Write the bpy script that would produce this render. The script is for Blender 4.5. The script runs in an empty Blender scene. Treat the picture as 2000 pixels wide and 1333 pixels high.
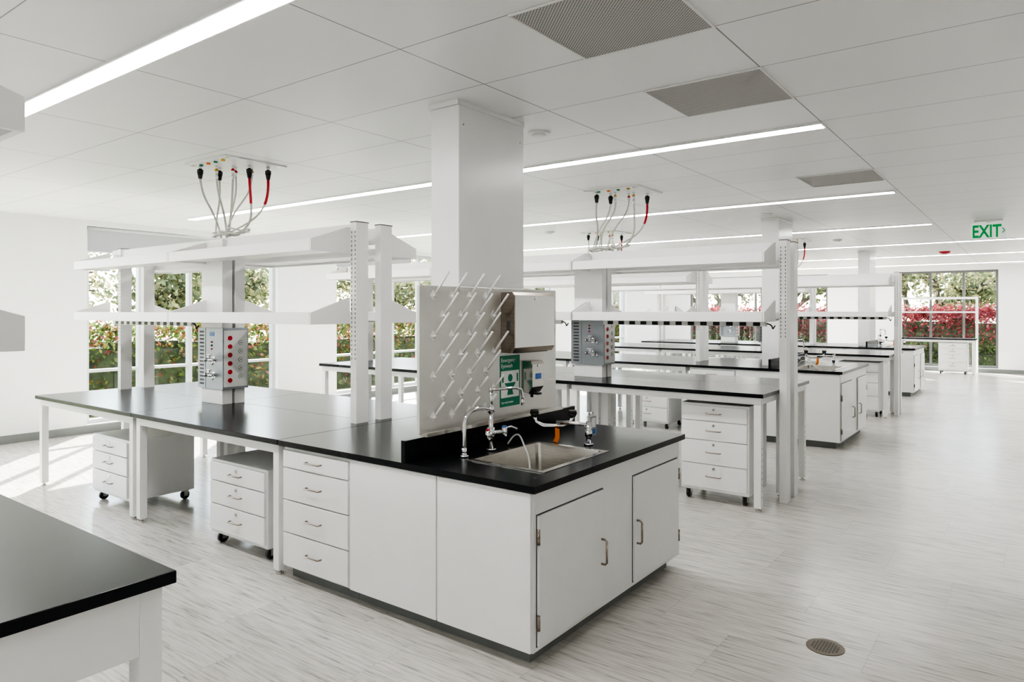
import bpy, bmesh, math, random
from mathutils import Vector, Matrix
random.seed(7)
sc = bpy.context.scene
COL = sc.collection

# ------------------------------------------------------------ materials
def nt(name):
    m = bpy.data.materials.new(name); m.use_nodes = True
    t = m.node_tree; t.nodes.clear()
    return m, t, t.nodes, t.links
def prin(name, col, rough=0.4, metal=0.0, var=0.03, scale=6.0, bump=0.0, emit=None, es=0.0, stretch=(1,1,1), spec=0.5):
    m, t, N, L = nt(name)
    o = N.new('ShaderNodeOutputMaterial'); b = N.new('ShaderNodeBsdfPrincipled')
    L.new(b.outputs[0], o.inputs[0])
    tc = N.new('ShaderNodeTexCoord'); mp = N.new('ShaderNodeMapping'); mp.inputs['Scale'].default_value = stretch
    nz = N.new('ShaderNodeTexNoise'); nz.inputs['Scale'].default_value = scale; nz.inputs['Detail'].default_value = 4
    L.new(tc.outputs['Object'], mp.inputs[0]); L.new(mp.outputs[0], nz.inputs['Vector'])
    cr = N.new('ShaderNodeValToRGB')
    cr.color_ramp.elements[0].position = 0.3; cr.color_ramp.elements[1].position = 0.7
    cr.color_ramp.elements[0].color = tuple(max(0, c*(1-var)) for c in col)+(1,)
    cr.color_ramp.elements[1].color = tuple(min(1, c*(1+var)) for c in col)+(1,)
    L.new(nz.outputs[0], cr.inputs[0]); L.new(cr.outputs[0], b.inputs['Base Color'])
    b.inputs['Roughness'].default_value = rough; b.inputs['Metallic'].default_value = metal
    b.inputs['Specular IOR Level'].default_value = spec
    if bump > 0:
        bp = N.new('ShaderNodeBump'); bp.inputs['Strength'].default_value = bump; bp.inputs['Distance'].default_value = 0.01
        L.new(nz.outputs[0], bp.inputs['Height']); L.new(bp.outputs[0], b.inputs['Normal'])
    if emit:
        b.inputs['Emission Color'].default_value = tuple(emit)+(1,); b.inputs['Emission Strength'].default_value = es
    return m
def mth(N, L, op, a, b=None):
    n = N.new('ShaderNodeMath'); n.operation = op
    for i, v in enumerate((a, b)):
        if v is None: continue
        if isinstance(v, (int, float)): n.inputs[i].default_value = v
        else: L.new(v, n.inputs[i])
    return n.outputs[0]

WHITE = prin('white_painted_steel', (0.85, 0.845, 0.83), 0.32, var=0.012)
WHITE2 = prin('white_laminate', (0.84, 0.84, 0.83), 0.26, var=0.012)
BLACK = prin('black_epoxy_resin', (0.010, 0.011, 0.013), 0.22, var=0.06, scale=40, spec=0.22)
BLKP = prin('black_plastic', (0.02, 0.02, 0.02), 0.45)
STEEL = prin('brushed_stainless', (0.62, 0.60, 0.57), 0.20, 1.0, var=0.10, scale=5, stretch=(1, 1, 40))
STEELD = prin('dark_stainless_reflection_tint', (0.33, 0.285, 0.245), 0.25, 1.0, var=0.15, scale=5, stretch=(1, 1, 20))  # brown reflection on the towel dispenser housing painted into base colour; also on handles, hinges
PEGM = prin('stainless_board', (0.66, 0.65, 0.62), 0.30, 0.55, var=0.08, scale=3)
COVER = prin('bright_stainless_cover', (0.78, 0.78, 0.76), 0.22, 0.75, var=0.05, scale=3)
CHROME = prin('chrome', (0.75, 0.75, 0.76), 0.10, 1.0, var=0.01)
GREY = prin('grey_toe_kick', (0.20, 0.21, 0.205), 0.5)
GREYP = prin('grey_service_panel', (0.36, 0.38, 0.41), 0.4, 0.3)
DARK = prin('dark_gap', (0.10, 0.10, 0.10), 0.6)
RED = prin('red_plastic', (0.55, 0.02, 0.04), 0.35)
YEL = prin('yellow_plastic', (0.7, 0.42, 0.04), 0.4)
ORANGE = prin('orange_tag', (0.85, 0.22, 0.03), 0.5)
BLUE = prin('blue_label', (0.05, 0.16, 0.45), 0.4)
GREEN = prin('green_sign', (0.02, 0.24, 0.14), 0.45)
GREENL = prin('green_letters', (0.01, 0.33, 0.09), 0.4, emit=(0.0, 0.5, 0.12), es=0.15)
SIGNW = prin('sign_white', (0.85, 0.86, 0.84), 0.4)
SIGNE = prin('exit_panel_white', (0.85, 0.88, 0.85), 0.4, emit=(.9, 1, .9), es=0.22)
HOSE = prin('grey_hose', (0.60, 0.60, 0.55), 0.4)
PEG = prin('white_peg', (0.90, 0.89, 0.86), 0.35)
WALL = prin('white_wall_paint', (0.87, 0.875, 0.87), 0.7, var=0.01)
ALU = prin('window_aluminium', (0.60, 0.62, 0.62), 0.4, 0.1)
FRD = prin('dark_window_frame', (0.14, 0.14, 0.14), 0.4, 0.3)
SHADE = prin('grey_shade_fabric', (0.46, 0.48, 0.49), 0.8, scale=60)
BARK = prin('bark', (0.085, 0.065, 0.05), 0.9, var=0.5, scale=12, bump=0.6)
GRASS = prin('grass_ground', (0.20, 0.21, 0.10), 0.95, var=0.5, scale=1.5)

def emis(name, col, s):
    m, t, N, L = nt(name)
    o = N.new('ShaderNodeOutputMaterial'); e = N.new('ShaderNodeEmission')
    e.inputs[0].default_value = tuple(col)+(1,); e.inputs[1].default_value = s
    L.new(e.outputs[0], o.inputs[0]); return m
LIGHT = emis('lit_diffuser', (1.0, 0.985, 0.975), 24.0)

def glass_mat():
    m, t, N, L = nt('window_glass')
    o = N.new('ShaderNodeOutputMaterial'); mx = N.new('ShaderNodeMixShader')
    tr = N.new('ShaderNodeBsdfTransparent'); tr.inputs[0].default_value = (0.94, 0.96, 0.95, 1)
    gl = N.new('ShaderNodeBsdfGlossy'); gl.inputs['Roughness'].default_value = 0.02
    lw = N.new('ShaderNodeLayerWeight'); lw.inputs[0].default_value = 0.5
    f = mth(N, L, 'ADD', mth(N, L, 'MULTIPLY', mth(N, L, 'POWER', lw.outputs['Facing'], 4.0), 0.6), 0.02)
    L.new(f, mx.inputs[0]); L.new(tr.outputs[0], mx.inputs[1]); L.new(gl.outputs[0], mx.inputs[2])
    L.new(mx.outputs[0], o.inputs[0]); return m
GLASS = glass_mat()

def leaf_mat(name, cols):
    m, t, N, L = nt(name)
    o = N.new('ShaderNodeOutputMaterial'); b = N.new('ShaderNodeBsdfPrincipled')
    g = N.new('ShaderNodeNewGeometry'); cr = N.new('ShaderNodeValToRGB'); cr.color_ramp.interpolation = 'CONSTANT'
    e = cr.color_ramp.elements
    e[0].color = tuple(cols[0])+(1,); e[0].position = 0
    e[1].color = tuple(cols[-1])+(1,); e[1].position = (len(cols)-1)/len(cols)
    for i in range(1, len(cols)-1):
        x = e.new(i/len(cols)); x.color = tuple(cols[i])+(1,)
    L.new(g.outputs['Random Per Island'], cr.inputs[0]); L.new(cr.outputs[0], b.inputs['Base Color'])
    b.inputs['Roughness'].default_value = 0.6
    tl = N.new('ShaderNodeBsdfTranslucent'); L.new(cr.outputs[0], tl.inputs[0])
    mx = N.new('ShaderNodeMixShader'); mx.inputs[0].default_value = 0.45
    L.new(b.outputs[0], mx.inputs[1]); L.new(tl.outputs[0], mx.inputs[2]); L.new(mx.outputs[0], o.inputs[0])
    return m
def dk(cols, f): return [tuple(c*f for c in x) for x in cols]
LF_MIX = leaf_mat('mixed_hedge_leaves', dk([(.10,.18,.04),(.16,.24,.05),(.11,.15,.04),(.26,.29,.08),(.46,.36,.10),(.44,.20,.08),(.18,.25,.06),(.36,.10,.07)], .66))
LF_RED = leaf_mat('red_hedge_leaves', dk([(.42,.05,.07),(.55,.08,.11),(.28,.03,.05),(.58,.13,.14),(.40,.06,.06),(.30,.08,.07)], .62))
LF_GRN = leaf_mat('green_leaves', dk([(.10,.17,.04),(.16,.24,.06),(.22,.30,.08),(.07,.12,.03)], .42))
LF_TREE = leaf_mat('tree_leaves', dk([(.18,.21,.10),(.26,.29,.13),(.34,.34,.16),(.12,.15,.07),(.46,.40,.18)], .66))

def floor_mat():
    m, t, N, L = nt('streaked_vinyl_floor')
    o = N.new('ShaderNodeOutputMaterial'); b = N.new('ShaderNodeBsdfPrincipled'); L.new(b.outputs[0], o.inputs[0])
    g = N.new('ShaderNodeNewGeometry'); sp = N.new('ShaderNodeSeparateXYZ'); L.new(g.outputs['Position'], sp.inputs[0])
    py = mth(N, L, 'FLOOR', mth(N, L, 'DIVIDE', sp.outputs[1], 0.50))
    px = mth(N, L, 'FLOOR', mth(N, L, 'DIVIDE', mth(N, L, 'ADD', sp.outputs[0], mth(N, L, 'MULTIPLY', py, 0.37)), 0.98))
    cb = N.new('ShaderNodeCombineXYZ')
    L.new(mth(N, L, 'ADD', mth(N, L, 'MULTIPLY', sp.outputs[0], 4.2), mth(N, L, 'MULTIPLY', px, 7.7)), cb.inputs[0])
    L.new(mth(N, L, 'MULTIPLY', sp.outputs[1], 64.0), cb.inputs[1])
    L.new(mth(N, L, 'MULTIPLY', py, 3.3), cb.inputs[2])
    n1 = N.new('ShaderNodeTexNoise'); n1.inputs['Scale'].default_value = 1.0; n1.inputs['Detail'].default_value = 6; n1.inputs['Roughness'].default_value = 0.62
    L.new(cb.outputs[0], n1.inputs['Vector'])
    cr = N.new('ShaderNodeValToRGB'); e = cr.color_ramp.elements
    e[0].position = 0.31; e[0].color = (.33, .312, .287, 1); e[1].position = 0.55; e[1].color = (.62, .597, .557, 1)
    x = e.new(0.42); x.color = (.51, .488, .45, 1); x = e.new(0.72); x.color = (.69, .668, .63, 1)
    L.new(n1.outputs[0], cr.inputs[0])
    c2 = N.new('ShaderNodeCombineXYZ'); L.new(px, c2.inputs[0]); L.new(py, c2.inputs[1])
    wn = N.new('ShaderNodeTexWhiteNoise'); L.new(c2.outputs[0], wn.inputs['Vector'])
    tone = mth(N, L, 'ADD', mth(N, L, 'MULTIPLY', wn.outputs['Value'], 0.10), 0.90)
    mt = N.new('ShaderNodeMixRGB'); mt.blend_type = 'MULTIPLY'; mt.inputs[0].default_value = 1.0
    L.new(cr.outputs[0], mt.inputs[1]); L.new(tone, mt.inputs[2])
    fy = mth(N, L, 'FRACT', mth(N, L, 'DIVIDE', sp.outputs[1], 0.50))
    fx = mth(N, L, 'FRACT', mth(N, L, 'DIVIDE', mth(N, L, 'ADD', sp.outputs[0], mth(N, L, 'MULTIPLY', py, 0.37)), 0.98))
    s = mth(N, L, 'MAXIMUM', mth(N, L, 'LESS_THAN', fy, 0.006), mth(N, L, 'LESS_THAN', fx, 0.003))
    mx = N.new('ShaderNodeMixRGB'); mx.blend_type = 'MULTIPLY'; mx.inputs[2].default_value = (.8, .8, .8, 1)
    L.new(s, mx.inputs[0]); L.new(mt.outputs[0], mx.inputs[1]); L.new(mx.outputs[0], b.inputs['Base Color'])
    b.inputs['Roughness'].default_value = 0.23
    return m
def ceil_mat():
    m, t, N, L = nt('ceiling_tiles')
    o = N.new('ShaderNodeOutputMaterial'); b = N.new('ShaderNodeBsdfPrincipled'); L.new(b.outputs[0], o.inputs[0])
    g = N.new('ShaderNodeNewGeometry'); sp = N.new('ShaderNodeSeparateXYZ'); L.new(g.outputs['Position'], sp.inputs[0])
    fx = mth(N, L, 'FRACT', mth(N, L, 'DIVIDE', mth(N, L, 'ADD', sp.outputs[0], 1.104+128), 1.28))
    fy = mth(N, L, 'FRACT', mth(N, L, 'DIVIDE', mth(N, L, 'ADD', sp.outputs[1], -2.306+62.5), 0.625))
    s = mth(N, L, 'MAXIMUM', mth(N, L, 'LESS_THAN', fx, 0.0055), mth(N, L, 'LESS_THAN', fy, 0.009))
    mx = N.new('ShaderNodeMixRGB'); mx.inputs[1].default_value = (.90, .905, .905, 1); mx.inputs[2].default_value = (.28, .28, .28, 1)
    L.new(s, mx.inputs[0]); L.new(mx.outputs[0], b.inputs['Base Color']); b.inputs['Roughness'].default_value = 0.38
    return m
def perf_mat():
    m, t, N, L = nt('perforated_grille')
    o = N.new('ShaderNodeOutputMaterial'); b = N.new('ShaderNodeBsdfPrincipled'); L.new(b.outputs[0], o.inputs[0])
    g = N.new('ShaderNodeNewGeometry'); sp = N.new('ShaderNodeSeparateXYZ'); L.new(g.outputs['Position'], sp.inputs[0])
    k = 2*math.pi/0.0165
    sx = mth(N, L, 'SINE', mth(N, L, 'MULTIPLY', sp.outputs[0], k)); sy = mth(N, L, 'SINE', mth(N, L, 'MULTIPLY', sp.outputs[1], k))
    s = mth(N, L, 'GREATER_THAN', mth(N, L, 'MULTIPLY', sx, sy), 0.15)
    mx = N.new('ShaderNodeMixRGB'); mx.inputs[1].default_value = (.62, .61, .60, 1); mx.inputs[2].default_value = (.16, .16, .16, 1)
    L.new(s, mx.inputs[0]); L.new(mx.outputs[0], b.inputs['Base Color']); b.inputs['Roughness'].default_value = 0.6
    return m
FLOOR, CEIL, PERF = floor_mat(), ceil_mat(), perf_mat()

# ------------------------------------------------------------ mesh builder
class MB:
    def __init__(s): s.v = []; s.f = []; s.mi = []; s.sm = []
    def add(s, vs, fs, mi=0, sm=False):
        o = len(s.v); s.v += [tuple(v) for v in vs]
        for f in fs: s.f.append([i+o for i in f]); s.mi.append(mi); s.sm.append(sm)
        return s
    def box(s, x0, x1, y0, y1, z0, z1, mi=0):
        x0, x1 = min(x0, x1), max(x0, x1); y0, y1 = min(y0, y1), max(y0, y1); z0, z1 = min(z0, z1), max(z0, z1)
        vs = [(x0,y0,z0),(x1,y0,z0),(x1,y1,z0),(x0,y1,z0),(x0,y0,z1),(x1,y0,z1),(x1,y1,z1),(x0,y1,z1)]
        return s.add(vs, [(0,3,2,1),(4,5,6,7),(0,1,5,4),(1,2,6,5),(2,3,7,6),(3,0,4,7)], mi)
    def tube(s, pts, r, n=10, mi=0, r2=None):
        pts = [Vector(p) for p in pts]; m = len(pts); vs = []; up = None
        for i, p in enumerate(pts):
            d = (pts[min(i+1, m-1)]-pts[max(i-1, 0)]).normalized()
            if up is None:
                a = Vector((0, 0, 1)) if abs(d.z) < 0.9 else Vector((1, 0, 0))
                u = d.cross(a).normalized()
            else:
                u = (up - d*up.dot(d)).normalized()
            up = u; w = d.cross(u)
            rr = r if r2 is None else r+(r2-r)*i/(m-1)
            for k in range(n):
                a = 2*math.pi*k/n; vs.append(p+(u*math.cos(a)+w*math.sin(a))*rr)
        fs = []
        for i in range(m-1):
            for k in range(n):
                fs.append((i*n+k, i*n+(k+1)%n, (i+1)*n+(k+1)%n, (i+1)*n+k))
        s.add(vs, fs, mi, True)
        o = len(s.v)-len(vs)
        s.f.append([o+k for k in range(n)][::-1]); s.mi.append(mi); s.sm.append(False)
        s.f.append([o+(m-1)*n+k for k in range(n)]); s.mi.append(mi); s.sm.append(False)
        return s
    def cyl(s, p0, p1, r, n=16, mi=0, r2=None): return s.tube([p0, p1], r, n, mi, r2)
    def prism(s, poly, axis, a0, a1, mi=0):
        def P(u, w, a): return {'x': (a, u, w), 'y': (u, a, w), 'z': (u, w, a)}[axis]
        n = len(poly); vs = [P(u, w, a0) for u, w in poly]+[P(u, w, a1) for u, w in poly]
        return s.add(vs, [list(range(n))[::-1], [n+i for i in range(n)]]+[(i, (i+1) % n, n+(i+1) % n, n+i) for i in range(n)], mi)
    def obj(s, name, mats, parent=None, base=None, bevel=0.0, label=None):
        P = Vector(base) if base is not None else Vector((0, 0, 0))
        me = bpy.data.meshes.new(name)
        me.from_pydata([tuple(Vector(v)-P) for v in s.v], [], s.f)
        if not isinstance(mats, (list, tuple)): mats = [mats]
        for m in mats: me.materials.append(m)
        for i, p in enumerate(me.polygons): p.material_index = s.mi[i]; p.use_smooth = s.sm[i]
        me.update()
        bm = bmesh.new(); bm.from_mesh(me); bmesh.ops.recalc_face_normals(bm, faces=bm.faces); bm.to_mesh(me); bm.free()
        o = bpy.data.objects.new(name, me); COL.objects.link(o)
        if parent is not None: o.parent = parent
        else: o.location = P
        if bevel > 0:
            b = o.modifiers.new('bevel', 'BEVEL'); b.width = bevel; b.segments = 2; b.limit_method = 'ANGLE'
        if label: o['label'] = label
        return o
class Thing:
    def __init__(s, name, base, label, cat, group=None):
        s.e = bpy.data.objects.new(name, None); s.e.empty_display_size = 0.1
        COL.objects.link(s.e); s.e.location = base; s.base = Vector(base)
        s.e['label'] = label; s.e['category'] = cat
        if group: s.e['group'] = group
    def part(s, mb, name, mat, bevel=0.0, parent=None, label=None):
        return mb.obj(name, mat, parent or s.e, s.base, bevel, label)
def struct(mb, name, mats, label, cat):
    o = mb.obj(name, mats); o['kind'] = 'structure'; o['label'] = label; o['category'] = cat; return o
def dup(e, off, label=None):
    n = e.copy(); COL.objects.link(n); n.location = Vector(e.location)+Vector(off)
    if label: n['label'] = label
    def rec(a, b):
        for c in list(a.children):
            k = c.copy(); COL.objects.link(k); k.parent = b; rec(c, k)
    rec(e, n); return n
def text_part(th, txt, size, origin, ax, ay, mat, name='lettering', ext=0.001, align='LEFT', parent=None, bold=0.0, xs=1.0):
    cu = bpy.data.curves.new('t', 'FONT'); cu.body = txt; cu.size = size; cu.extrude = ext; cu.align_x = align; cu.offset = bold
    to = bpy.data.objects.new('t', cu); COL.objects.link(to)
    bpy.context.view_layer.update()
    me = bpy.data.meshes.new_from_object(to.evaluated_get(bpy.context.evaluated_depsgraph_get()))
    bpy.data.objects.remove(to)
    me.transform(Matrix.Diagonal((xs, 1, 1, 1)))
    ax = Vector(ax); ay = Vector(ay); az = ax.cross(ay)
    me.transform(Matrix((ax, ay, az)).transposed().to_4x4())
    me.transform(Matrix.Translation(Vector(origin)-th.base))
    me.materials.clear(); me.materials.append(mat)
    o = bpy.data.objects.new(name, me); COL.objects.link(o); o.parent = parent or th.e
    return o

H = 2.88
XL, XR, YB, YF = -10.2, 2.6, -3.0, 22.5
# ------------------------------------------------------------ room shell
struct(MB().box(XL-.25, XR+.2, YB-.2, YF+.25, -0.1, 0), 'floor', FLOOR, 'pale grey streaked vinyl plank floor', 'floor')
struct(MB().box(XL-.25, XR+.2, YB-.2, YF+.25, H, H+.1), 'ceiling', CEIL, 'white suspended ceiling of large rectangular panels', 'ceiling')
WIN = [(-0.1, 2.86), (4.1, 7.06), (8.3, 11.26), (12.5, 15.46), (16.7, 19.66)]
Z0, Z1 = 0.12, 2.80
w = MB(); y = YB
for a, b in WIN+[(YF+.25, None)]:
    w.box(XL-.25, XL, y, a, 0, H)
    if b is None: break
    w.box(XL-.25, XL, a, b, 0, Z0); w.box(XL-.25, XL, a, b, Z1, H); y = b
struct(w, 'wall_left', WALL, 'white painted exterior wall with large window openings', 'wall')
FW = [(-9.3, -4.95), (-3.06, -0.73)]
w = MB(); x = XL
for a, b in FW+[(XR, None)]:
    w.box(x, a, YF, YF+.25, 0, H)
    if b is None: break
    w.box(a, b, YF, YF+.25, 0, Z0); w.box(a, b, YF, YF+.25, 2.76, H); x = b
struct(w, 'wall_far', WALL, 'white painted end wall with large window openings', 'wall')
struct(MB().box(XR, XR+.2, YB, YF, 0, H), 'wall_right', WALL, 'plain white painted wall', 'wall')
struct(MB().box(XL, XR, YB-.2, YB, 0, H), 'wall_back', WALL, 'plain white painted wall', 'wall')
bb = MB().box(XL, XL+.012, YB, YF, 0, .105)
struct(bb, 'baseboard_left', GREY, 'grey rubber baseboard', 'baseboard')
struct(MB().box(XL+.012, XR, YF-.012, YF, 0, .105), 'baseboard_far', GREY, 'grey rubber baseboard', 'baseboard')
# windows
def window(n, axis, a, b, ztop, divs, shade=None):
    m = MB(); f = .055
    def bx(u0, u1, z0, z1, t0=.08, t1=.17, mi=0):
        if axis == 'y': m.box(XL-t1, XL-t0, u0, u1, z0, z1, mi)
        else: m.box(u0, u1, YF+t0, YF+t1, z0, z1, mi)
    bx(a, a+f, Z0, ztop); bx(b-f, b, Z0, ztop); bx(a+f, b-f, Z0, Z0+f); bx(a+f, b-f, ztop-f, ztop)
    for i in range(1, divs):
        u = a+(b-a)*i/divs; bx(u-f/2, u+f/2, Z0+f, ztop-f)
    for i in range(divs):
        u0 = a+(b-a)*i/divs+(f if i == 0 else f/2); u1 = a+(b-a)*(i+1)/divs-(f if i == divs-1 else f/2)
        if axis == 'y':
            bx(u0, u1, .81, .85)
            bx(u0, u1, Z0+f, .81, .12, .126, 1); bx(u0, u1, .85, ztop-f, .12, .126, 1)
        else: bx(u0, u1, Z0+f, ztop-f, .12, .126, 1)
    o = struct(m, 'window_%d' % n, [ALU if axis == 'y' else FRD, GLASS], 'tall aluminium framed window with mullions', 'window')
for i, (a, b) in enumerate(WIN): window(i+1, 'y', a, b, Z1, 4)
window(6, 'x', FW[0][0], FW[0][1], 2.76, 4); window(7, 'x', FW[1][0], FW[1][1], 2.76, 3)
for i, (a, b) in enumerate(WIN[:3]):
    t = Thing('roller_shade', (XL-.04, (a+b)/2, 2.45), 'grey roller shade pulled slightly down at the window head', 'window shade', 'window roller shades')
    mid = a+(b-a)*0.66
    t.part(MB().box(XL-.045, XL-.04, a+.02, mid, 2.47, 2.76), 'shade_fabric', SHADE)
    t.part(MB().box(XL-.05, XL-.035, a+.02, mid, 2.45, 2.47), 'bottom_bar', ALU)
    t.part(MB().cyl((XL-.045, a+.02, 2.775), (XL-.045, b-.02, 2.775), .022), 'roller_tube', ALU)

# ceiling lights
lights = [(1.62, -9.0, -1.11), (4.90, -9.0, -1.11), (8.08, -9.0, -1.14), (11.35, -9.0, -1.14), (14.5, -9.0, 1.9), (17.8, -9.0, 1.9), (21.2, -9.0, 1.9), (-1.5, -9.0, 1.9)]
for y, a, b in lights:
    t = Thing('linear_ceiling_light', ((a+b)/2, y, H), 'long thin lit white linear ceiling light', 'ceiling light', 'linear ceiling lights')
    t.part(MB().box(a, b, y-.065, y-.053, H-.012, H).box(a, b, y+.053, y+.065, H-.012, H).box(a-.012, a, y-.065, y+.065, H-.012, H).box(b, b+.012, y-.065, y+.065, H-.012, H), 'light_housing', WHITE)
    t.part(MB().box(a, b, y-.053, y+.053, H-.014, H), 'light_diffuser', LIGHT)
# grilles
for y in (2.31, 3.56, 6.69):
    t = Thing('ceiling_air_grille', (-1.42, y+.31, H), 'grey perforated square air return grille in the ceiling', 'air vent', 'ceiling air grilles')
    t.part(MB().box(-1.735, -1.105, y+.005, y+.62, H-.004, H), 'perforated_plate', PERF)
    t.part(MB().box(-1.745, -1.095, y-.002, y+.006, H-.008, H).box(-1.745, -1.095, y+.619, y+.627, H-.008, H).box(-1.745, -1.735, y, y+.625, H-.008, H).box(-1.105, -1.095, y, y+.625, H-.008, H), 'grille_frame', WHITE)
for p in ((-2.72, 3.95), (-2.7, 9.0), (-2.7, 13.0), (-6.0, 9.0)):
    t = Thing('smoke_detector', (p[0], p[1], H), 'small round white ceiling detector', 'smoke detector', 'ceiling detectors')
    t.part(MB().cyl((p[0], p[1], H), (p[0], p[1], H-.018), .075, 24).cyl((p[0], p[1], H-.018), (p[0], p[1], H-.035), .05, 24, 0, .04), 'detector_body', WHITE)
t = Thing('fire_alarm_strobe', (-1.46, 16.9, H), 'small red round ceiling fire alarm', 'fire alarm')
t.part(MB().cyl((-1.46, 16.9, H), (-1.46, 16.9, H-.04), .11, 24, 0, .09), 'alarm_body', RED)
t.part(MB().cyl((-1.46, 16.9, H-.04), (-1.46, 16.9, H-.06), .04, 12), 'strobe_lens', SIGNW)

# exit sign
t = Thing('exit_sign', (-.48, 11.39, H), 'white exit sign with green letters and arrow hanging from the ceiling', 'exit sign')
t.part(MB().box(-.64, -.32, 11.36, 11.42, H-.02, H).box(-.50, -.46, 11.38, 11.40, H-.035, H-.02), 'ceiling_mount', WHITE)
t.part(MB().box(-.675, -.285, 11.38, 11.40, H-.255, H-.035), 'sign_panel', SIGNE, .003)
text_part(t, 'EXIT', .235, (-.665, 11.378, H-.23), (1, 0, 0), (0, 0, 1), GREENL, 'exit_lettering', .002, bold=.006, xs=.68)
t.part(MB().tube([(-.325, 11.377, H-.115), (-.298, 11.377, H-.148), (-.325, 11.377, H-.18)], .007, 6), 'arrow_mark', GREENL)

# ------------------------------------------------------------ furniture builders
def table(x0, x1, y0, y1, z, group, label='lab table with black worktop and white steel legs', holes=False, apron=.06, endpanel=0):
    t = Thing('lab_table', ((x0+x1)/2, (y0+y1)/2, 0), label, 'table', group)
    t.part(MB().box(x0, x1-.003, y0, y1-.003, z-.033, z), 'worktop', BLACK, .003)
    a, b, c, d = x0+.03, x1-.03, y0+.03, y1-.03
    t.part(MB().box(a, b, c, c+.03, z-.033-apron, z-.033).box(a, b, d-.03, d, z-.033-apron, z-.033)
           .box(a, a+.03, c+.03, d-.03, z-.033-apron, z-.033).box(b-.03, b, c+.03, d-.03, z-.033-apron, z-.033), 'apron_frame', WHITE, .002)
    if endpanel: t.part(MB().box(b-.028, b+.0005, c+.06, d-.056, z-.033-endpanel, z-.0335), 'end_panel', WHITE, .002)
    for lx in (a, b-.055):
        for ly in (c, d-.055):
            m = MB().box(lx-.001, lx+.056, ly-.001, ly+.056, .03, z-.0332)
            m.cyl((lx+.028, ly+.028, .012), (lx+.028, ly+.028, .03), .012, 8, 1).cyl((lx+.028, ly+.028, 0), (lx+.028, ly+.028, .012), .026, 12, 1)
            if holes:
                for k in range(9): m.cyl((lx+.0565, ly+.0275, .12+k*.05), (lx+.0568, ly+.0275, .12+k*.05), .006, 8, 2)
            t.part(m, 'leg', [WHITE, STEEL, DARK], .002)
    return t.e
def pull(mb, cx, y, cz, w=.075):
    mb.tube([(cx-w/2, y, cz), (cx-w/2, y-.018, cz), (cx-w/2+.006, y-.025, cz), (cx+w/2-.006, y-.025, cz), (cx+w/2, y-.018, cz), (cx+w/2, y, cz)], .0048, 8)
    return mb
def drawer(t, x0, x1, y, z0, z1, lock=False, lab=None):
    d = t.part(MB().box(x0, x1, y-.018, y, z0, z1), 'drawer', WHITE2, .002)
    cz = z0+(z1-z0)*.52
    t.part(pull(MB(), (x0+x1)/2, y-.018, cz, min(.13, (x1-x0)*.22)), 'handle', STEELD, parent=d)
    if lock: t.part(MB().cyl(((x0+x1)/2, y-.018, z1-.03), ((x0+x1)/2, y-.022, z1-.03), .013, 14).cyl(((x0+x1)/2, y-.022, z1-.03), ((x0+x1)/2, y-.0225, z1-.03), .005, 8, 1), 'lock', [STEEL, DARK], parent=d)
def cart(x0, x1, y0, y1, z0, z1, n, group):
    t = Thing('mobile_drawer_cabinet', ((x0+x1)/2, (y0+y1)/2, 0), 'white %s-drawer mobile cabinet on black casters under a bench' % {3: 'three', 4: 'four'}[n], 'drawer cabinet', group)
    t.part(MB().box(x0, x1, y0, y1, z0, z1), 'body', WHITE2, .004)
    g = .008; hh = (z1-z0-.04)
    top = z1-.02
    hs = [hh*.27, hh*.34, hh*.39] if n == 3 else [hh*.19, hh*.23, hh*.29, hh*.29]
    for k in range(n):
        drawer(t, x0+.015, x1-.015, y0, top-hs[k]+g, top, True); top -= hs[k]
    for cx in (x0+.05, x1-.05):
        for cy in (y0+.06, y1-.06):
            c = t.part(MB().cyl((cx-.014, cy, .038), (cx+.014, cy, .038), .038, 20), 'caster_wheel', BLKP, .003)
            t.part(MB().box(cx-.024, cx-.018, cy-.018, cy+.018, .03, z0-.012).box(cx+.018, cx+.024, cy-.018, cy+.018, .03, z0-.012)
                   .box(cx-.028, cx+.028, cy-.028, cy+.028, z0-.012, z0).cyl((cx-.026, cy, .038), (cx+.026, cy, .038), .008, 8), 'caster_fork', STEEL)
    return t.e
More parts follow.
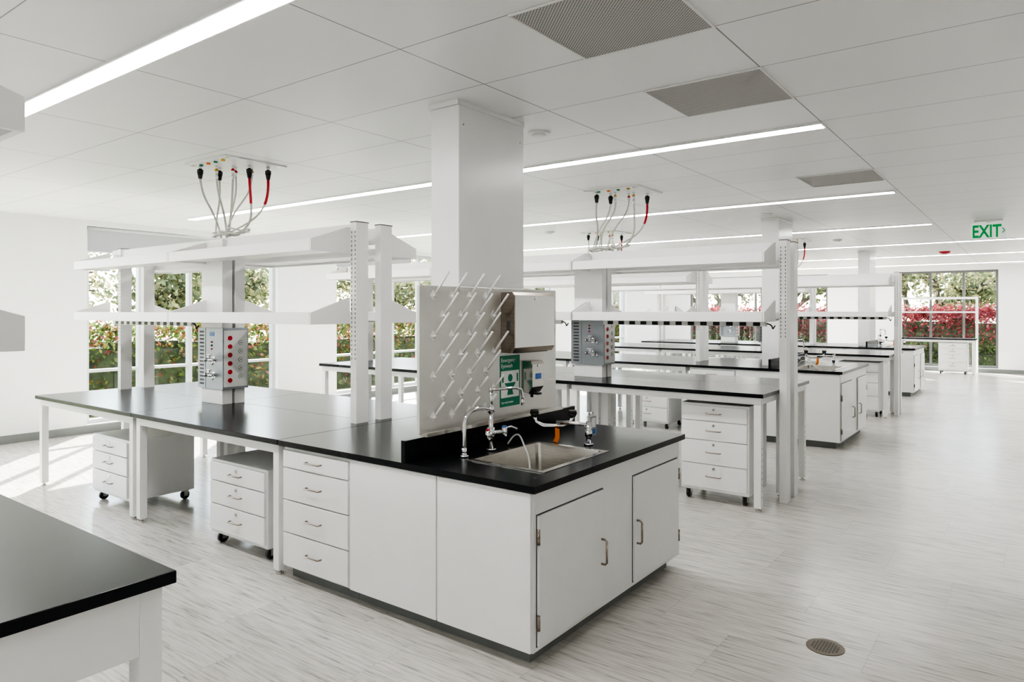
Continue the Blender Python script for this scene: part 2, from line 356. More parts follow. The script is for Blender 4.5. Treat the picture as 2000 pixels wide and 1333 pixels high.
def rack(xs, secs, ya, yb, e0, e1, zb, zt, zl, group, strip_secs=(), floorposts=()):
    t = Thing('overhead_shelf_rack', ((secs[0][0]+secs[-1][1])/2, (ya+yb)/2, 0 if floorposts else zb), 'white steel two-tier double-sided overhead shelving on posts', 'shelving rack', group)
    for x in xs:
        for y in (ya, yb):
            z0 = 0 if x in floorposts else zb
            m = MB().box(x-.03, x+.03, y-.055, y+.055, z0, zt).box(x-.034, x+.034, y-.059, y+.059, zt, zt+.006, 1)
            s = -1 if y == ya else 1
            ysl = y+s*.0555
            zz = zb+.45
            while zz < zt-.05:
                m.box(x-.022, x-.016, ysl-.001, ysl+.001, zz, zz+.016, 1); m.box(x+.016, x+.022, ysl-.001, ysl+.001, zz, zz+.016, 1); zz += .032
            t.part(m, 'post', [WHITE, DARK], 0)
    for (a, b) in secs:
        for zs in zl:
            for (yi, yo) in ((ya-.058, e0), (yb+.058, e1)):
                s = 1 if yo > yi else -1
                m = MB().box(a+.015, b-.015, yi+s*.002, yo-s*.021, zs, zs+.022)
                m.box(a+.015, b-.015, yo-s*.02, yo+s*.001, zs-.016, zs+.066)
                m.box(a+.015, b-.015, yi+s*.002, yi+s*.02, zs+.0225, zs+.05)
                sh = t.part(m, 'shelf', WHITE, .002)
                for xx in (a, b-.014):
                    poly = [(yi, zs-.016), (yo, zs-.016), (yo, zs+.064), (yi+s*.02, zs+.17), (yi, zs+.17)]
                    t.part(MB().prism(poly, 'x', xx, xx+.014), 'bracket', WHITE, .002, parent=sh)
        t.part(MB().box(a+.015, b-.015, ya-.04, ya-.01, zt-.13, zt-.01).box(a+.015, b-.015, yb+.01, yb+.04, zt-.13, zt-.01), 'cross_beam', WHITE, .002)
    for (a, b) in strip_secs:
        m = MB().box(a+.05, b-.05, ya-.10, ya-.063, zl[0]-.06, zl[0]-.018)
        n = int((b-a-.1)/.12)
        for k in range(n):
            cx = a+.1+k*.12; m.box(cx, cx+.06, ya-.1015, ya-.0995, zl[0]-.056, zl[0]-.022, 1)
        t.part(m, 'power_strip', [WHITE, BLKP])
        t.part(MB().tube(bez((b-.05, ya-.08, zl[0]-.035), (b+.03, ya-.08, zl[0]-.04), (b-.02, ya-.09, zl[0]-.12), (b+.02, ya-.07, zl[0]-.05), 10), .006, 8), 'power_cord', BLKP)
    return t.e
def service(x0, x1, y0, y1, zb, zt, group):
    t = Thing('service_column', ((x0+x1)/2, (y0+y1)/2, zb), 'white utility column with grey panel, red outlets and gas taps', 'utility column', group)
    ym = (y0+y1)/2
    t.part(MB().box(x0+.03, x1-.03, y0+.015, ym-.012, zb, zt-.02).box(x0+.03, x1-.03, ym+.012, y1-.015, zb, zt-.02), 'column_body', WHITE, .003)
    za, zz = zb+.13, zb+.65
    t.part(MB().box(x0, x1, y0, y1, za, zz).box(x0+.12, x0+.125, y0-.003, y0, za, zz), 'service_panel', [GREYP], .003)
    m = MB()
    for k in range(15): m.box(x0+.03, x0+.095, y0-.0015, y0, za+.03+k*.032, za+.046+k*.032)
    t.part(m, 'vent_slots', DARK)
    t.part(MB().box(x1, x1+.003, y0+.01, y1-.01, za+.02, zz-.02), 'outlet_plate', SIGNW)
    for k in range(6):
        z = za+.075+k*.072
        t.part(MB().cyl((x1+.003, y0+.065, z), (x1+.008, y0+.065, z), .020, 20).box(x1+.008, x1+.009, y0+.055, y0+.058, z-.006, z+.006).box(x1+.008, x1+.009, y0+.072, y0+.075, z-.006, z+.006), 'red_outlet', RED)
        if k < 5: t.part(MB().cyl((x1+.003, y0+.165, z+.03), (x1+.006, y0+.165, z+.03), .020, 20, 1).cyl((x1+.006, y0+.165, z+.03), (x1+.007, y0+.165, z+.03), .017, 20).cyl((x1+.007, y0+.165, z+.03), (x1+.009, y0+.165, z+.03), .006, 12, 1), 'round_socket', [SIGNW, GREY])
    for k, z in enumerate((za+.12, za+.25)):
        xx = x1-.13
        t.part(MB().cyl((xx, y0, z), (xx, y0-.05, z), .014, 14).cyl((xx-.04, y0-.05, z), (xx+.06, y0-.05, z), .012, 12).cyl((xx, y0-.05, z), (xx, y0-.05, z+.04), .010, 12).tube([(xx-.035, y0-.05, z+.043), (xx+.035, y0-.05, z+.043)], .008, 10)
               .tube([(xx+.06, y0-.05, z), (xx+.085, y0-.06, z-.01), (xx+.09, y0-.07, z-.035)], .008, 10).cyl((xx-.04, y0-.05, z), (xx-.05, y0-.05, z), .018, 12), 'gas_tap', CHROME)
        t.part(MB().cyl((xx, y0, z), (xx, y0-.004, z), .026, 18), 'tap_flange', CHROME)
    t.part(MB().box(x1-.20, x1-.13, y0-.002, y0, zz-.07, zz-.035), 'blue_label', BLUE)
    for k in range(3): t.part(MB().cyl((x1-.17, y0, zz-.12-k*.03), (x1-.17, y0-.008, zz-.12-k*.03), .008, 10), 'indicator', [RED, BLKP, RED][k])
    return t.e
def bez(p0, p1, p2, p3, n=14):
    p0, p1, p2, p3 = map(Vector, (p0, p1, p2, p3)); r = []
    for i in range(n+1):
        u = i/n; r.append(p0*(1-u)**3+p1*3*u*(1-u)**2+p2*3*u*u*(1-u)+p3*u**3)
    return r
def ceiling_service(x0, x1, y0, y1, n, tx, ty, tz, group):
    t = Thing('ceiling_service_panel', ((x0+x1)/2, (y0+y1)/2, H), 'white ceiling plate with coloured connectors and hanging grey utility hoses', 'service panel', group)
    t.part(MB().box(x0, x1, y0, y1, H-.012, H), 'ceiling_plate', SIGNW, .002)
    for (px, py) in ((x0+.05, y0+.05), (x1-.05, y0+.05), (x0+.05, y1-.05), (x1-.05, y1-.05)):
        t.part(MB().box(px-.03, px+.03, py-.02, py+.02, H-.014, H-.012), 'cover_plate', STEEL)
    for k in range(4):
        px = x0+.14+k*.11
        t.part(MB().cyl((px, y0+.07, H-.012), (px, y0+.07, H-.024), .016, 16), 'ceiling_socket', [GREEN, ORANGE, GREEN, YEL][k])
    cols = [BLKP, BLKP, YEL, RED, RED, YEL, BLKP, BLKP]
    rnd = random.Random(n*3+int(y0))
    for k in range(n):
        u = (k+.5)/n; cx = x0+.06+(x1-x0-.14)*u; cy = y0+.12+(y1-y0-.26)*u+(.05 if k % 2 else -.05)
        c = cols[k*8//n if n < 8 else k]; big = c is BLKP
        r = .025 if big else .017; hl = .10 if big else .07
        m = MB().cyl((cx, cy, H-.012), (cx, cy, H-.045), r*.6, 14, 1).cyl((cx, cy, H-.045), (cx, cy, H-hl*.75), r, 14, 0).cyl((cx, cy, H-hl*.75), (cx, cy, H-hl-.02), r*.9, 14, 0 if big else 1, r*.6)
        t.part(m, 'hose_connector', [c, CHROME])
        right = k >= n-2
        ex = tx+(-.16+.36*u)+rnd.uniform(-.06, .06) if not right else tx+.10+.06*(n-1-k)
        ey = ty+rnd.uniform(-.10, .08)
        p = Vector((cx, cy, H-hl-.02)); q = Vector((ex, ey, tz+.015))
        if right:
            w1 = p+Vector((.01, .01, -.32)); w2 = q+Vector((.20+.05*(k-n+2), .06, .10))
        else:
            s1 = rnd.uniform(-.04, .04)
            w1 = p+Vector((s1, 0, -.22)); w2 = q+Vector((rnd.uniform(-.09, .09), rnd.uniform(-.05, .05), rnd.uniform(.20, .32)))
        pts = bez(p, w1, w2, q, 18)
        t.part(MB().tube(pts, .0075 if k % 2 else .0095, 8), 'utility_hose', HOSE)
        if big and right: t.part(MB().tube(pts[:6], .0115, 10), 'red_hose_sleeve', RED)
        elif k in (2, 4): t.part(MB().tube([p, pts[1]], .012, 10), 'hose_collar', CHROME)
    for j in range(3):
        cxx = tx+.02+.11*j; ra = .13-.02*j; rb = .07+.01*j; ph = rnd.uniform(0, 6)
        pts = []
        for a in range(16):
            th = ph+a*.5
            pts.append((cxx+ra*math.cos(th)*(1+.15*math.sin(2*th+j)), ty-.03+rb*math.sin(th), tz+.012+.01*j+.02*(1+math.sin(th*1.7+j))*.8))
        t.part(MB().tube(pts, .007, 8), 'slack_hose_loop', HOSE)
    return t.e

def sink_end(y0, y1, z):
    dy = y0-2.58; zt = z-.033
    yc0, yc1 = y0+.03, y1-.03
    t = Thing('drawer_base_cabinet', (-3.39, (yc0+yc1)/2, 0), 'white four-drawer base cabinet with grey toe kick', 'cabinet', 'drawer base cabinets')
    t.part(MB().box(-3.70, -3.08, yc0, yc1, .08, zt), 'body', WHITE2, .002)
    t.part(MB().box(-3.70, -3.08, yc0+.06, yc1-.06, 0, .08), 'toe_kick', GREY)
    s = (zt-.02-.09)
    fr = [0, .29, .57, .845, 1.0]
    for k in range(4): drawer(t, -3.69, -3.09, yc0, .09+s*fr[k]+.004, .09+s*fr[k+1]-.004)
    t = Thing('sink_base_cabinet', (-2.45, (yc0+yc1)/2, 0), 'white sink base cabinet with two doors and grey toe kick', 'cabinet', 'sink base cabinets')
    t.part(MB().box(-3.077, -1.83, yc0, yc0+.02, .08, zt).box(-3.077, -1.83, yc1-.02, yc1, .08, zt).box(-1.85, -1.83, yc0+.02, yc1-.02, .08, zt)
           .box(-3.077, -3.06, yc0+.02, yc1-.02, .08, zt).box(-3.06, -1.85, yc0+.02, yc1-.02, .08, .10), 'body', WHITE2, .002)
    t.part(MB().box(-3.077, -1.89, yc0+.06, yc1-.06, 0, .08), 'toe_kick', GREY)
    t.part(MB().box(-3.072, -2.417, yc0-.018, yc0, .085, zt-.005), 'side_panel', WHITE2, .002)
    t.part(MB().box(-2.407, -1.832, yc0-.018, yc0, .085, zt-.005), 'side_panel', WHITE2, .002)
    for (a, b, hs) in ((2.64+dy, 3.25+dy, 1), (3.60+dy, yc1-.035, -1)):
        zA, zB = .105, zt-.115
        t.part(MB().box(-1.8305, -1.8285, a-.005, b+.005, zA-.005, zB+.005), 'door_reveal', DARK)
        d = t.part(MB().box(-1.8285, -1.816, a, b, zA, zB), 'door', WHITE2, .002)
        hy = b-.03 if hs > 0 else a+.03
        zc = .385
        t.part(MB().tube([(-1.816, hy, zc-.065), (-1.795, hy, zc-.065), (-1.785, hy, zc-.055), (-1.785, hy, zc+.055), (-1.795, hy, zc+.065), (-1.816, hy, zc+.065)], .006, 8), 'handle', STEELD, parent=d)
        hx = a-.002 if hs > 0 else b+.002
        for hz in (.215, .61): t.part(MB().cyl((-1.818, hx, hz-.035), (-1.818, hx, hz+.035), .009, 10), 'hinge', STEELD, parent=d)
    sx0, sx1, sy0, sy1 = -2.42, -1.92, 2.83+dy, 3.49+dy
    t = Thing('sink_worktop', (-2.76, (y0+y1)/2, zt), 'black epoxy worktop with sink cutout on white base cabinets', 'worktop', 'sink worktops')
    a, b = -3.728, -1.80
    t.part(MB().box(a, sx0+.01, y0, y1, zt, z).box(sx1-.01, b, y0, y1, zt, z).box(sx0+.01, sx1-.01, y0, sy0+.01, zt, z).box(sx0+.01, sx1-.01, sy1-.01, y1, zt, z), 'worktop', BLACK, 0)
    t = Thing('splash_curb', (-2.644, (y0+y1)/2, z), 'low black epoxy curb standing across the worktop', 'backsplash', 'splash curbs')
    t.part(MB().box(-2.659, -2.628, y0+.005, y1-.005, z, z+.115), 'curb', BLACK, .003)
    t = Thing('sink', (-2.17, (sy0+sy1)/2, z), 'rectangular stainless steel drop-in sink', 'sink', 'lab sinks')
    i0, i1, j0, j1 = sx0+.03, sx1-.03, sy0+.03, sy1-.03; zb = z-.22
    t.part(MB().box(sx0, i0, sy0, sy1, z, z+.004).box(i1, sx1, sy0, sy1, z, z+.004).box(i0, i1, sy0, j0, z, z+.004).box(i0, i1, j1, sy1, z, z+.004), 'rim', STEEL, .001)
    bs = MB()
    k = .03
    vs = [(i0,j0,z+.003),(i1,j0,z+.003),(i1,j1,z+.003),(i0,j1,z+.003),(i0+k,j0+k,zb),(i1-k,j0+k,zb),(i1-k,j1-k,zb),(i0+k,j1-k,zb)]
    bs.add(vs, [(0,1,5,4),(1,2,6,5),(2,3,7,6),(3,0,4,7),(4,5,6,7)])
    t.part(bs, 'basin', STEEL, .02)
    cx, cy = (i0+i1)/2, (j0+j1)/2
    t.part(MB().cyl((cx, cy, zb+.001), (cx, cy, zb+.004), .045, 24).cyl((cx, cy, zb+.004), (cx, cy, zb+.0045), .03, 24, 1), 'drain', [CHROME, DARK])
    fx = -2.48
    yb = 3.12+dy
    t = Thing('lab_faucet', (fx, yb, z), 'chrome gooseneck laboratory faucet with two valve handles', 'faucet', 'lab faucets')
    t.part(MB().cyl((fx, yb, z), (fx, yb, z+.012), .03, 20).cyl((fx, yb, z+.012), (fx, yb, z+.23), .014, 14).cyl((fx, yb, z+.07), (fx, yb, z+.13), .022, 16).cyl((fx, yb, z+.215), (fx, yb, z+.25), .02, 14), 'faucet_body', CHROME)
    pts = [(fx, yb, z+.235)]+bez((fx, yb-.02, z+.235), (fx, yb-.10, z+.26), (fx, yb-.235, z+.27), (fx, yb-.235, z+.16), 12)+[(fx, yb-.235, z+.06), (fx, yb-.235, z+.03)]
    t.part(MB().tube(pts, .0125, 12).cyl((fx, yb-.235, z), (fx, yb-.235, z+.012), .026, 18).cyl((fx, yb-.235, z+.012), (fx, yb-.235, z+.05), .016, 14), 'gooseneck', CHROME)
    t.part(MB().tube([(fx, yb, z+.23), (fx, yb, z+.35)], .010, 10).cyl((fx, yb, z+.335), (fx, yb, z+.36), .014, 12).tube([(fx, yb, z+.345), (fx+.03, yb+.10, z+.345), (fx+.04, yb+.18, z+.345), (fx+.05, yb+.225, z+.33), (fx+.052, yb+.235, z+.29), (fx+.052, yb+.235, z+.24)], .009, 10).cyl((fx+.052, yb+.235, z+.27), (fx+.052, yb+.235, z+.235), .012, 10, 0, .007), 'upper_spout', CHROME)
    for s in (-1, 1):
        t.part(MB().cyl((fx, yb, z+.10), (fx+.04, yb+s*.075, z+.10), .012, 12).cyl((fx+.04, yb+s*.075, z+.075), (fx+.04, yb+s*.075, z+.125), .016, 12)
               .tube([(fx+.04, yb+s*.075, z+.12), (fx+.07, yb+s*.10, z+.13), (fx+.10, yb+s*.12, z+.115)], .006, 8), 'valve_handle', CHROME)
        t.part(MB().cyl((fx+.04, yb+s*.075, z+.125), (fx+.04, yb+s*.075, z+.134), .013, 12), 'valve_cap', RED if s < 0 else BLUE)
    ex, ey = -2.11, 3.585+dy
    t = Thing('eyewash_station', (ex, ey, z), 'chrome deck eyewash with two black spray heads and orange tag', 'eyewash', 'eyewash stations')
    t.part(MB().cyl((ex, ey, z), (ex, ey, z+.012), .028, 20).cyl((ex, ey, z+.012), (ex, ey, z+.14), .015, 14).cyl((ex, ey, z+.05), (ex, ey, z+.09), .021, 16), 'eyewash_post', CHROME)
    t.part(MB().tube([(ex, ey, z+.12), (ex-.10, ey-.02, z+.125), (ex-.2, ey-.04, z+.12)], .012, 12), 'arm', CHROME)
    c = (ex-.22, ey-.045, z+.12)
    t.part(MB().tube([(c[0]-.10, c[1]-.06, z+.16), (c[0]-.09, c[1]-.055, z+.12), (c[0]-.05, c[1]-.03, z+.10), (c[0], c[1], z+.10), (c[0]+.05, c[1]+.03, z+.10), (c[0]+.09, c[1]+.05, z+.12), (c[0]+.10, c[1]+.055, z+.16)], .011, 12), 'yoke', CHROME)
    for s in (-1, 1):
        p = (c[0]+s*.10, c[1]+s*.0575)
        t.part(MB().cyl((p[0], p[1], z+.155), (p[0], p[1], z+.175), .018, 16, 0, .028).cyl((p[0], p[1], z+.175), (p[0], p[1], z+.195), .028, 16, 0, .024), 'spray_head', BLKP)
    t.part(MB().prism([(c[0]+.02, z+.09), (c[0]+.05, z+.085), (c[0]+.05, z+.03), (c[0]+.035, z+.002), (c[0]+.005, z+.006), (c[0]+.02, z+.035)], 'y', c[1]-.012, c[1]-.009), 'orange_tag', ORANGE)
    t.part(MB().box(ex, ex+.003, ey+.02, ey+.085, z+.05, z+.165).box(ex, ex+.003, ey+.005, ey+.02, z+.08, z+.095), 'instruction_plate', GREYP)
    t.part(MB().box(ex+.003, ex+.0036, ey+.03, ey+.075, z+.10, z+.155), 'plate_face', SIGNW)
    t.part(MB().box(ex+.003, ex+.0036, ey+.03, ey+.075, z+.06, z+.09), 'plate_band', BLUE)
    t = Thing('rubber_hose', (fx+.06, yb+.12, z), 'thin grey hose draped from the faucet into the sink', 'hose', 'sink hoses')
    pts = bez((fx+.0, yb+.16, z+.012), (fx+.02, yb+.26, z+.12), (fx+.14, yb+.10, z+.05), (fx+.24, yb+.02, z+.015), 14)+bez((fx+.24, yb+.02, z+.015), (fx+.30, yb-.02, z-.04), (fx+.31, yb-.05, z-.15), (fx+.27, yb-.06, z-.20), 8)[1:]
    t.part(MB().tube(pts, .005, 8), 'hose', HOSE)
    t = Thing('structural_column', (-2.77, 3.37+dy, z), 'white clad rectangular column rising from the bench to the ceiling', 'column', 'columns')
    t.part(MB().box(-2.88, -2.661, 3.05+dy, 3.69+dy, z, H-.03), 'column_cladding', WHITE2, .003)
    t.part(MB().box(-2.892, -2.660, 3.04+dy, 3.70+dy, H-.03, H), 'top_trim', WHITE, .002)
    t.part(MB().box(-2.895, -2.88, 3.10+dy, 3.64+dy, z, H-.03), 'cover_strip', WHITE, .002)
    t.part(MB().cyl((-2.6615, 3.09+dy, 2.74), (-2.660, 3.09+dy, 2.74), .006, 10).cyl((-2.6615, 3.65+dy, 2.74), (-2.660, 3.65+dy, 2.74), .006, 10), 'screw_head', STEEL)

# ------------------------------------------------------------ odd rows
def odd_row(y0, y1, z, carts):
    ym = (y0+y1)/2; dy = y0-2.58; yr = ym+.022
    for (a, b) in ((-7.55, -5.64), (-5.64, -3.732)):
        table(a, b, y0, ym, z, 'lab tables'); table(a, b, ym, y1, z, 'lab tables')
    rack([-7.42, -3.85], [(-7.62, -5.77), (-5.765, -3.88)], yr-.115, yr+.115, ym-.49, ym+.51, z, 2.28, (1.575, 2.075), 'overhead shelf racks', [(-7.5, -5.9)])
    service(-5.86, -5.47, ym-.18, ym+.06, z, 2.28, 'service columns')
    sink_end(y0, y1, z)
    for c in carts: cart(*c, 'mobile drawer cabinets')
odd_row(2.58, 4.28, .855, [(-6.58, -5.92, 2.70, 3.25, .085, .585, 3), (-4.69, -4.01, 2.70, 3.25, .085, .605, 3)])
ceiling_service(-5.68, -5.07, 3.03, 3.6, 8, -5.60, 3.36, 2.28, 'ceiling service panels')

# drying rack board, dispensers and sign on the first bench
t = Thing('pegboard_drying_rack', (-2.61, 3.33, .97), 'stainless steel drying rack board with white angled pegs', 'drying rack')
t.part(MB().box(-2.626, -2.606, 2.67, 3.99, .99, 1.79), 'backboard', PEGM, .003)
t.part(MB().box(-2.606, -2.55, 2.67, 3.99, .985, .99).box(-2.553, -2.55, 2.67, 3.99, .99, 1.005), 'drip_trough', STEEL)
t.part(MB().box(-2.659, -2.626, 3.1, 3.6, 1.3, 1.4), 'mounting_bracket', STEEL)
for r in range(7):
    for c in range(4):
        py = 2.775+c*.15+(.075 if r % 2 else 0); pz = 1.075+r*.110
        m = MB().prism([(py-.024, pz), (py, pz-.030), (py+.024, pz), (py, pz+.030)], 'x', -2.606, -2.6035)
        m.cyl((-2.603, py, pz-.006), (-2.588, py, pz+.006), .011, 12, 0, .008)
        L_ = .17 if r > 1 else .115
        m.tube([(-2.60, py, pz-.004), (-2.60+L_*.62, py+.004, pz+L_*.74)], .0065, 10)
        t.part(m, 'peg', PEG)
def disp(name, label, cat, y0, y1, z0, z1, x1, soap=False):
    t = Thing(name, (-2.606, (y0+y1)/2, z0), label, cat)
    x0 = -2.606
    if not soap:
        t.part(MB().prism([(x0, z0), (x1-.02, z0), (x1, z0+.03), (x1, z1-.02), (x1-.015, z1), (x0, z1)], 'y', y0, y1), 'housing', STEELD, .003)
        t.part(MB().box(x1, x1+.002, y0+.004, y1-.004, z0+.032, z1-.018), 'front_cover', COVER, .002)
        t.part(MB().cyl((x1+.002, (y0+y1)/2, z1-.035), (x1+.006, (y0+y1)/2, z1-.035), .011, 14), 'key_lock', CHROME)
        t.part(MB().box(x0+.045, x1-.035, y0-.001, y0, z0+.12, z0+.20), 'level_window', DARK)
        t.part(MB().box(x0+.02, x1-.02, y0+.05, y1-.05, z0-.004, z0), 'towel_slot', DARK)
    else:
        t.part(MB().prism([(x0, z0+.04), (x1-.03, z0+.03), (x1, z0+.07), (x1, z1-.02), (x1-.01, z1), (x0, z1)], 'y', y0, y1), 'housing', STEEL, .003)
        t.part(MB().cyl((x1-.05, (y0+y1)/2, z0+.035), (x1-.05, (y0+y1)/2, z0), .010, 12).box(x1-.06, x1+.012, (y0+y1)/2-.02, (y0+y1)/2+.02, z0+.02, z0+.032), 'pump_lever', BLKP)
        t.part(MB().box(x1, x1+.001, y0+.03, y1-.03, z0+.12, z0+.155), 'blue_label', BLUE)
        t.part(MB().cyl((x1, (y0+y1)/2, z1-.03), (x1+.004, (y0+y1)/2, z1-.03), .009, 12), 'key_lock', CHROME)
disp('paper_towel_dispenser', 'stainless steel paper towel dispenser mounted on the board', 'paper towel dispenser', 3.375, 3.81, 1.395, 1.765, -2.50)
disp('soap_dispenser', 'stainless steel soap dispenser with black lever below towel dispenser', 'soap dispenser', 3.585, 3.71, 1.10, 1.335, -2.515, True)
t = Thing('eyewash_sign', (-2.606, 3.47, 1.08), 'green and white emergency eyewash sign on steel board', 'sign')
t.part(MB().box(-2.606, -2.604, 3.365, 3.57, 1.06, 1.375), 'sign_plate', GREEN)
text_part(t, 'Emergency', .034, (-2.6035, 3.375, 1.335), (0, 1, 0), (0, 0, 1), SIGNW, 'sign_lettering', .0004)
text_part(t, 'Eyewash', .034, (-2.6035, 3.375, 1.300), (0, 1, 0), (0, 0, 1), SIGNW, 'sign_lettering', .0004)
t.part(MB().box(-2.604, -2.6034, 3.375, 3.56, 1.115, 1.28), 'pictogram_field', SIGNW)
t.part(MB().cyl((-2.6034, 3.468, 1.235), (-2.6028, 3.468, 1.235), .024, 18).prism([(3.41, 1.205), (3.525, 1.205), (3.49, 1.16), (3.50, 1.13), (3.436, 1.13), (3.445, 1.16)], 'x', -2.6034, -2.6028)
       .box(-2.6034, -2.6028, 3.385, 3.40, 1.21, 1.26).box(-2.6034, -2.6028, 3.535, 3.55, 1.21, 1.26), 'eyewash_pictogram', GREEN)
text_part(t, 'Eye wash station', .018, (-2.6035, 3.38, 1.08), (0, 1, 0), (0, 0, 1), SIGNW, 'sign_lettering', .0004)

# ------------------------------------------------------------ row 2 (standing-height tables)
even = []
Y2 = 5.75; Y2b = 7.22; z2 = .972; ym = 6.37; XE = -1.75
SL = 'standing height lab table, black worktop, white adjustable legs'
for (a, b) in ((-7.42, -5.52), (-5.52, -3.62), (-3.62, XE)):
    even.append(table(a, b, Y2, (Y2+Y2b)/2, z2, 'standing lab tables', SL, True))
    even.append(table(a, b, (Y2+Y2b)/2, Y2b, z2, 'standing lab tables', SL, True))
rk = rack([-7.30, XE+.031], [(-7.42, -5.56), (-5.55, -3.66), (-3.64, XE-.03)], ym-.12, ym+.12, ym-.50, ym+.53, z2, 2.26, (1.575, 2.075), 'overhead shelf racks', [(-3.5, -1.8), (-5.4, -3.9)], (XE+.031,))
even.append(rk)
even.append(service(-3.86, -3.47, ym-.17, ym+.06, z2, 2.26, 'service columns'))
even.append(cart(-2.50, -1.90, 5.86, 6.34, .09, .848, 4, 'mobile drawer cabinets'))
even.append(ceiling_service(-3.68, -3.07, 6.15, 6.72, 6, -3.6, ym, 2.26, 'ceiling service panels'))
for e in even: dup(e, (0, 6.2, 0))
for e in even[:4]: dup(e, (-.04, -6.28, 0))
table(-3.66, XE-.04, -.53, .205, z2, 'standing lab tables', SL, True, .06, .17)
table(-3.66, XE-.04, .205, .94, z2, 'standing lab tables', SL, True, .06, .17)
dup(rk, (-.06, -6.29, 0))
# ------------------------------------------------------------ rows 3, 5
odd_row(8.93, 10.58, .93, [(-4.69, -4.05, 9.05, 9.6, .085, .605, 3), (-6.6, -5.95, 9.05, 9.6, .085, .605, 3)])
ceiling_service(-5.68, -5.07, 9.38, 9.95, 6, -5.6, 9.7, 2.28, 'ceiling service panels')
odd_row(15.3, 16.95, .93, [(-4.69, -4.05, 15.42, 15.95, .085, .605, 3)])

# ------------------------------------------------------------ far window bench
table(-3.0, -1.17, 21.45, 22.2, .93, 'window bench', 'lab table with white legs standing below the window')
t = Thing('bench_upright_frame', (-2.1, 22.26, 0), 'tall white open steel frame behind the window bench', 'frame')
t.part(MB().box(-3.0, -2.94, 22.22, 22.28, 0, 2.03).box(-1.22, -1.16, 22.22, 22.28, 0, 2.03), 'upright', WHITE, .002)
t.part(MB().box(-2.94, -1.22, 22.22, 22.28, 1.97, 2.03).box(-2.94, -1.22, 22.235, 22.265, 1.6, 1.64), 'cross_rail', WHITE, .002)
cart(-2.0, -1.36, 21.52, 22.1, .085, .82, 4, 'mobile drawer cabinets')

# floor drain
t = Thing('floor_drain', (-.815, 3.66, 0), 'round bronze slotted floor drain cover', 'floor drain')
BRZ = prin('bronze', (0.13, 0.11, 0.08), 0.4, 0.7)
t.part(MB().cyl((-.815, 3.66, 0), (-.815, 3.66, .003), .088, 40), 'drain_ring', BRZ)
m = MB()
for i in range(-5, 6):
    for j in range(-5, 6):
        if i*i+j*j < 25: m.box(-.815+i*.014-.0045, -.815+i*.014+.0045, 3.66+j*.014-.0045, 3.66+j*.014+.0045, .003, .0034)
t.part(m, 'drain_slots', BLKP)

# ------------------------------------------------------------ outside
g = struct(MB().box(-90, 40, YF+.25, 90, -.25, -.12).box(-90, XL-.25, -40, YF+.25, -.25, -.12), 'ground', GRASS, 'dry grass ground outside the building', 'ground')
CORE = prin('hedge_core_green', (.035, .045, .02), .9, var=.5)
def leaf(m, c, s):
    a = Vector((random.gauss(0, 1), random.gauss(0, 1), random.gauss(0, 1))).normalized()
    b = a.cross(Vector((random.gauss(0, 1), random.gauss(0, 1), random.gauss(0, 1)))).normalized()
    m.add([c-a*s, c-b*s*.5, c+a*s, c+b*s*.5], [(0, 1, 2, 3)])
def hedge(x0, x1, y0, y1, h, mat, n, label):
    t = Thing('hedge', ((x0+x1)/2, (y0+y1)/2, -.12), label, 'hedge')
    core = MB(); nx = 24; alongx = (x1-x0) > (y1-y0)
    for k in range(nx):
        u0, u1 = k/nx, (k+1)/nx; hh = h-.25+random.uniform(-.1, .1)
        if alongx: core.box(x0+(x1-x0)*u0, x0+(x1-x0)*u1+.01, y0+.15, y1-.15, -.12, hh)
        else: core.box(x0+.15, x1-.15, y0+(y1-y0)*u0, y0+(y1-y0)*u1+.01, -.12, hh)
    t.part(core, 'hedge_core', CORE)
    m = MB()
    for i in range(n):
        x = random.uniform(x0, x1); y = random.uniform(y0, y1)
        z = h*(1-random.random()**1.6) if random.random() < .6 else h+random.gauss(0, .12)
        if random.random() < .6:
            if alongx: y = y0+abs(random.gauss(0, .12))
            else: x = x1-abs(random.gauss(0, .12))
        leaf(m, Vector((x, y, z)), random.uniform(.035, .07))
    t.part(m, 'foliage', mat)
hedge(-13.6, -12.5, 1.0, 28, 1.35, LF_MIX, 26000, 'clipped green hedge with yellow and red autumn leaves')
hedge(-12.3, 3, 25.4, 26.5, 1.60, LF_RED, 26000, 'bright red leaved hedge outside the window')
hedge(-12.3, 3, 24.6, 25.3, .60, LF_GRN, 8000, 'low green hedge in front of red hedge')
def tree(x, y, h, cr, n, mat, label, lean=0.0, ls=.13, trunk=.22):
    t = Thing('tree', (x, y, -.12), label, 'tree')
    m = MB(); tips = []
    def br(p, d, l, r, lev):
        q = p+d*l; mid = p+d*l*.5+Vector((random.uniform(-1, 1), random.uniform(-1, 1), 0))*l*.06
        m.tube([p, mid, q], r, 7, 0, r*.62)
        if lev >= 2: tips.append((mid, q))
        if lev == 4: return
        for k in range(3 if lev < 3 else 2):
            nd = (d+Vector((random.uniform(-1, 1), random.uniform(-1, 1), random.uniform(-.45, .4)))*.95).normalized()
            br(q, nd, l*random.uniform(.65, .85), r*.68, lev+1)
    br(Vector((x, y, -.12)), Vector((lean, 0, 1)).normalized(), h*trunk, h*.028, 0)
    t.part(m, 'trunk', BARK)
    f = MB()
    for i in range(n):
        a, b = random.choice(tips); c = a.lerp(b, random.uniform(.1, 1.1))+Vector((random.gauss(0, cr), random.gauss(0, cr), random.gauss(0, cr*.8)))
        leaf(f, c, random.uniform(.6, 1.2)*ls)
    t.part(f, 'foliage', mat)
for i in range(10):
    tree(-19.8-(i % 2)*6.0, 2.8+i*4.1, 5.2+(i*7 % 4)*.4+(i % 2)*1.3, .5, 4200, LF_TREE, 'leafy tree with yellow green foliage outside windows', ls=.11)
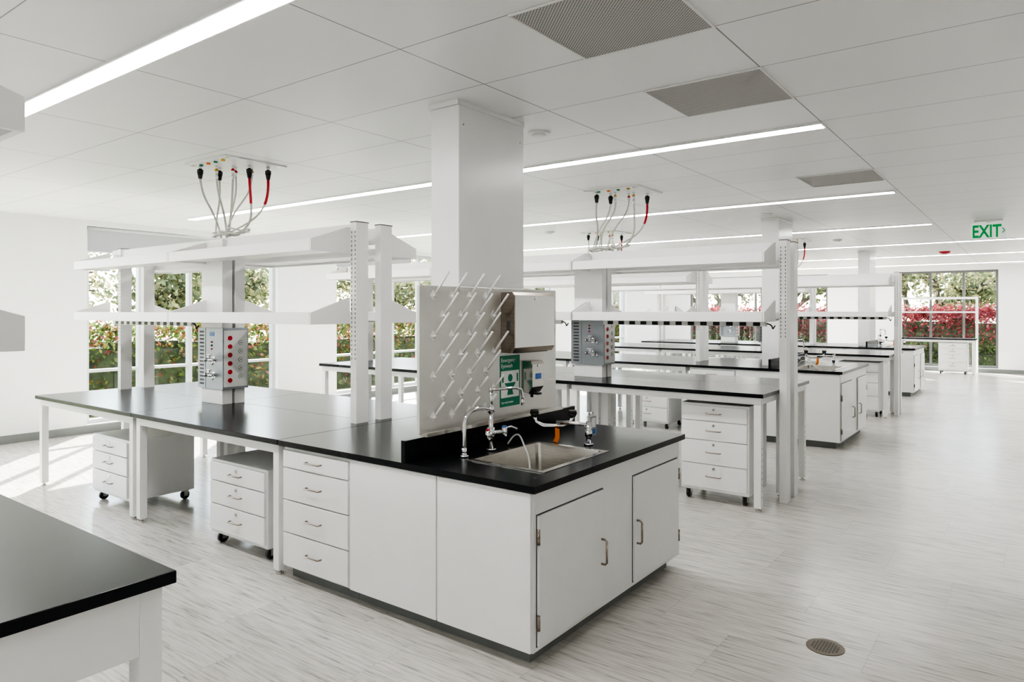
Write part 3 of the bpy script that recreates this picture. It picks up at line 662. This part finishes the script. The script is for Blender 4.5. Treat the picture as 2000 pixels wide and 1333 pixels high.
for i, (x, y, h) in enumerate([(-3.9, 30, 6.5), (.8, 34, 7), (-9, 31, 6.5), (-14, 36, 7), (-4, 41, 8), (5, 43, 8), (-10, 44, 8.5)]):
    tree(x, y, h, .5, 3400, LF_TREE, 'spreading tree with dark branches outside end window', lean=.25, ls=.11)

# ------------------------------------------------------------ light
w = bpy.data.worlds.new('World'); sc.world = w; w.use_nodes = True
N = w.node_tree.nodes; L = w.node_tree.links; N.clear()
o = N.new('ShaderNodeOutputWorld'); bg = N.new('ShaderNodeBackground'); sky = N.new('ShaderNodeTexSky')
sky.sky_type = 'NISHITA'; sky.sun_disc = False; sky.sun_elevation = math.radians(45); sky.sun_rotation = math.radians(-45); sky.air_density = 1.0; sky.dust_density = 1.0; sky.ozone_density = 1.5
hs = N.new('ShaderNodeHueSaturation'); hs.inputs['Saturation'].default_value = 0.5
L.new(sky.outputs[0], hs.inputs['Color']); L.new(hs.outputs[0], bg.inputs[0]); bg.inputs[1].default_value = 1.1; L.new(bg.outputs[0], o.inputs[0])
sd = bpy.data.lights.new('sun', 'SUN'); sd.energy = 28.0; sd.angle = math.radians(.6); sd.color = (1, .96, .90)
so = bpy.data.objects.new('sun', sd); COL.objects.link(so)
el = math.radians(30); dirv = Vector((.707*math.cos(el), -.707*math.cos(el), -math.sin(el)))
so.rotation_euler = dirv.to_track_quat('-Z', 'Y').to_euler()
def portal(c, sx, sz, rot):
    ld = bpy.data.lights.new('portal', 'AREA'); ld.shape = 'RECTANGLE'; ld.size = sx; ld.size_y = sz
    ld.cycles.is_portal = True
    po = bpy.data.objects.new('window_portal', ld); COL.objects.link(po); po.location = c; po.rotation_euler = rot
for a, b in WIN: portal((XL-.3, (a+b)/2, 1.46), b-a, 2.7, (math.pi/2, 0, -math.pi/2))
for a, b in FW: portal(((a+b)/2, YF+.3, 1.46), b-a, 2.7, (-math.pi/2, 0, 0))

sc.view_settings.view_transform = 'AgX'
sc.view_settings.look = 'AgX - High Contrast'
sc.view_settings.exposure = 0.52

cd = bpy.data.cameras.new('camera'); cam = bpy.data.objects.new('camera', cd); COL.objects.link(cam); sc.camera = cam
cd.sensor_width = 36; cd.lens = 1362/2000*36; cd.shift_y = -(666.5-608)/2000; cd.clip_start = .05; cd.clip_end = 300
cam.location = (0, 0, 1.65); cam.rotation_euler = (math.pi/2, 0, math.radians(36.75))
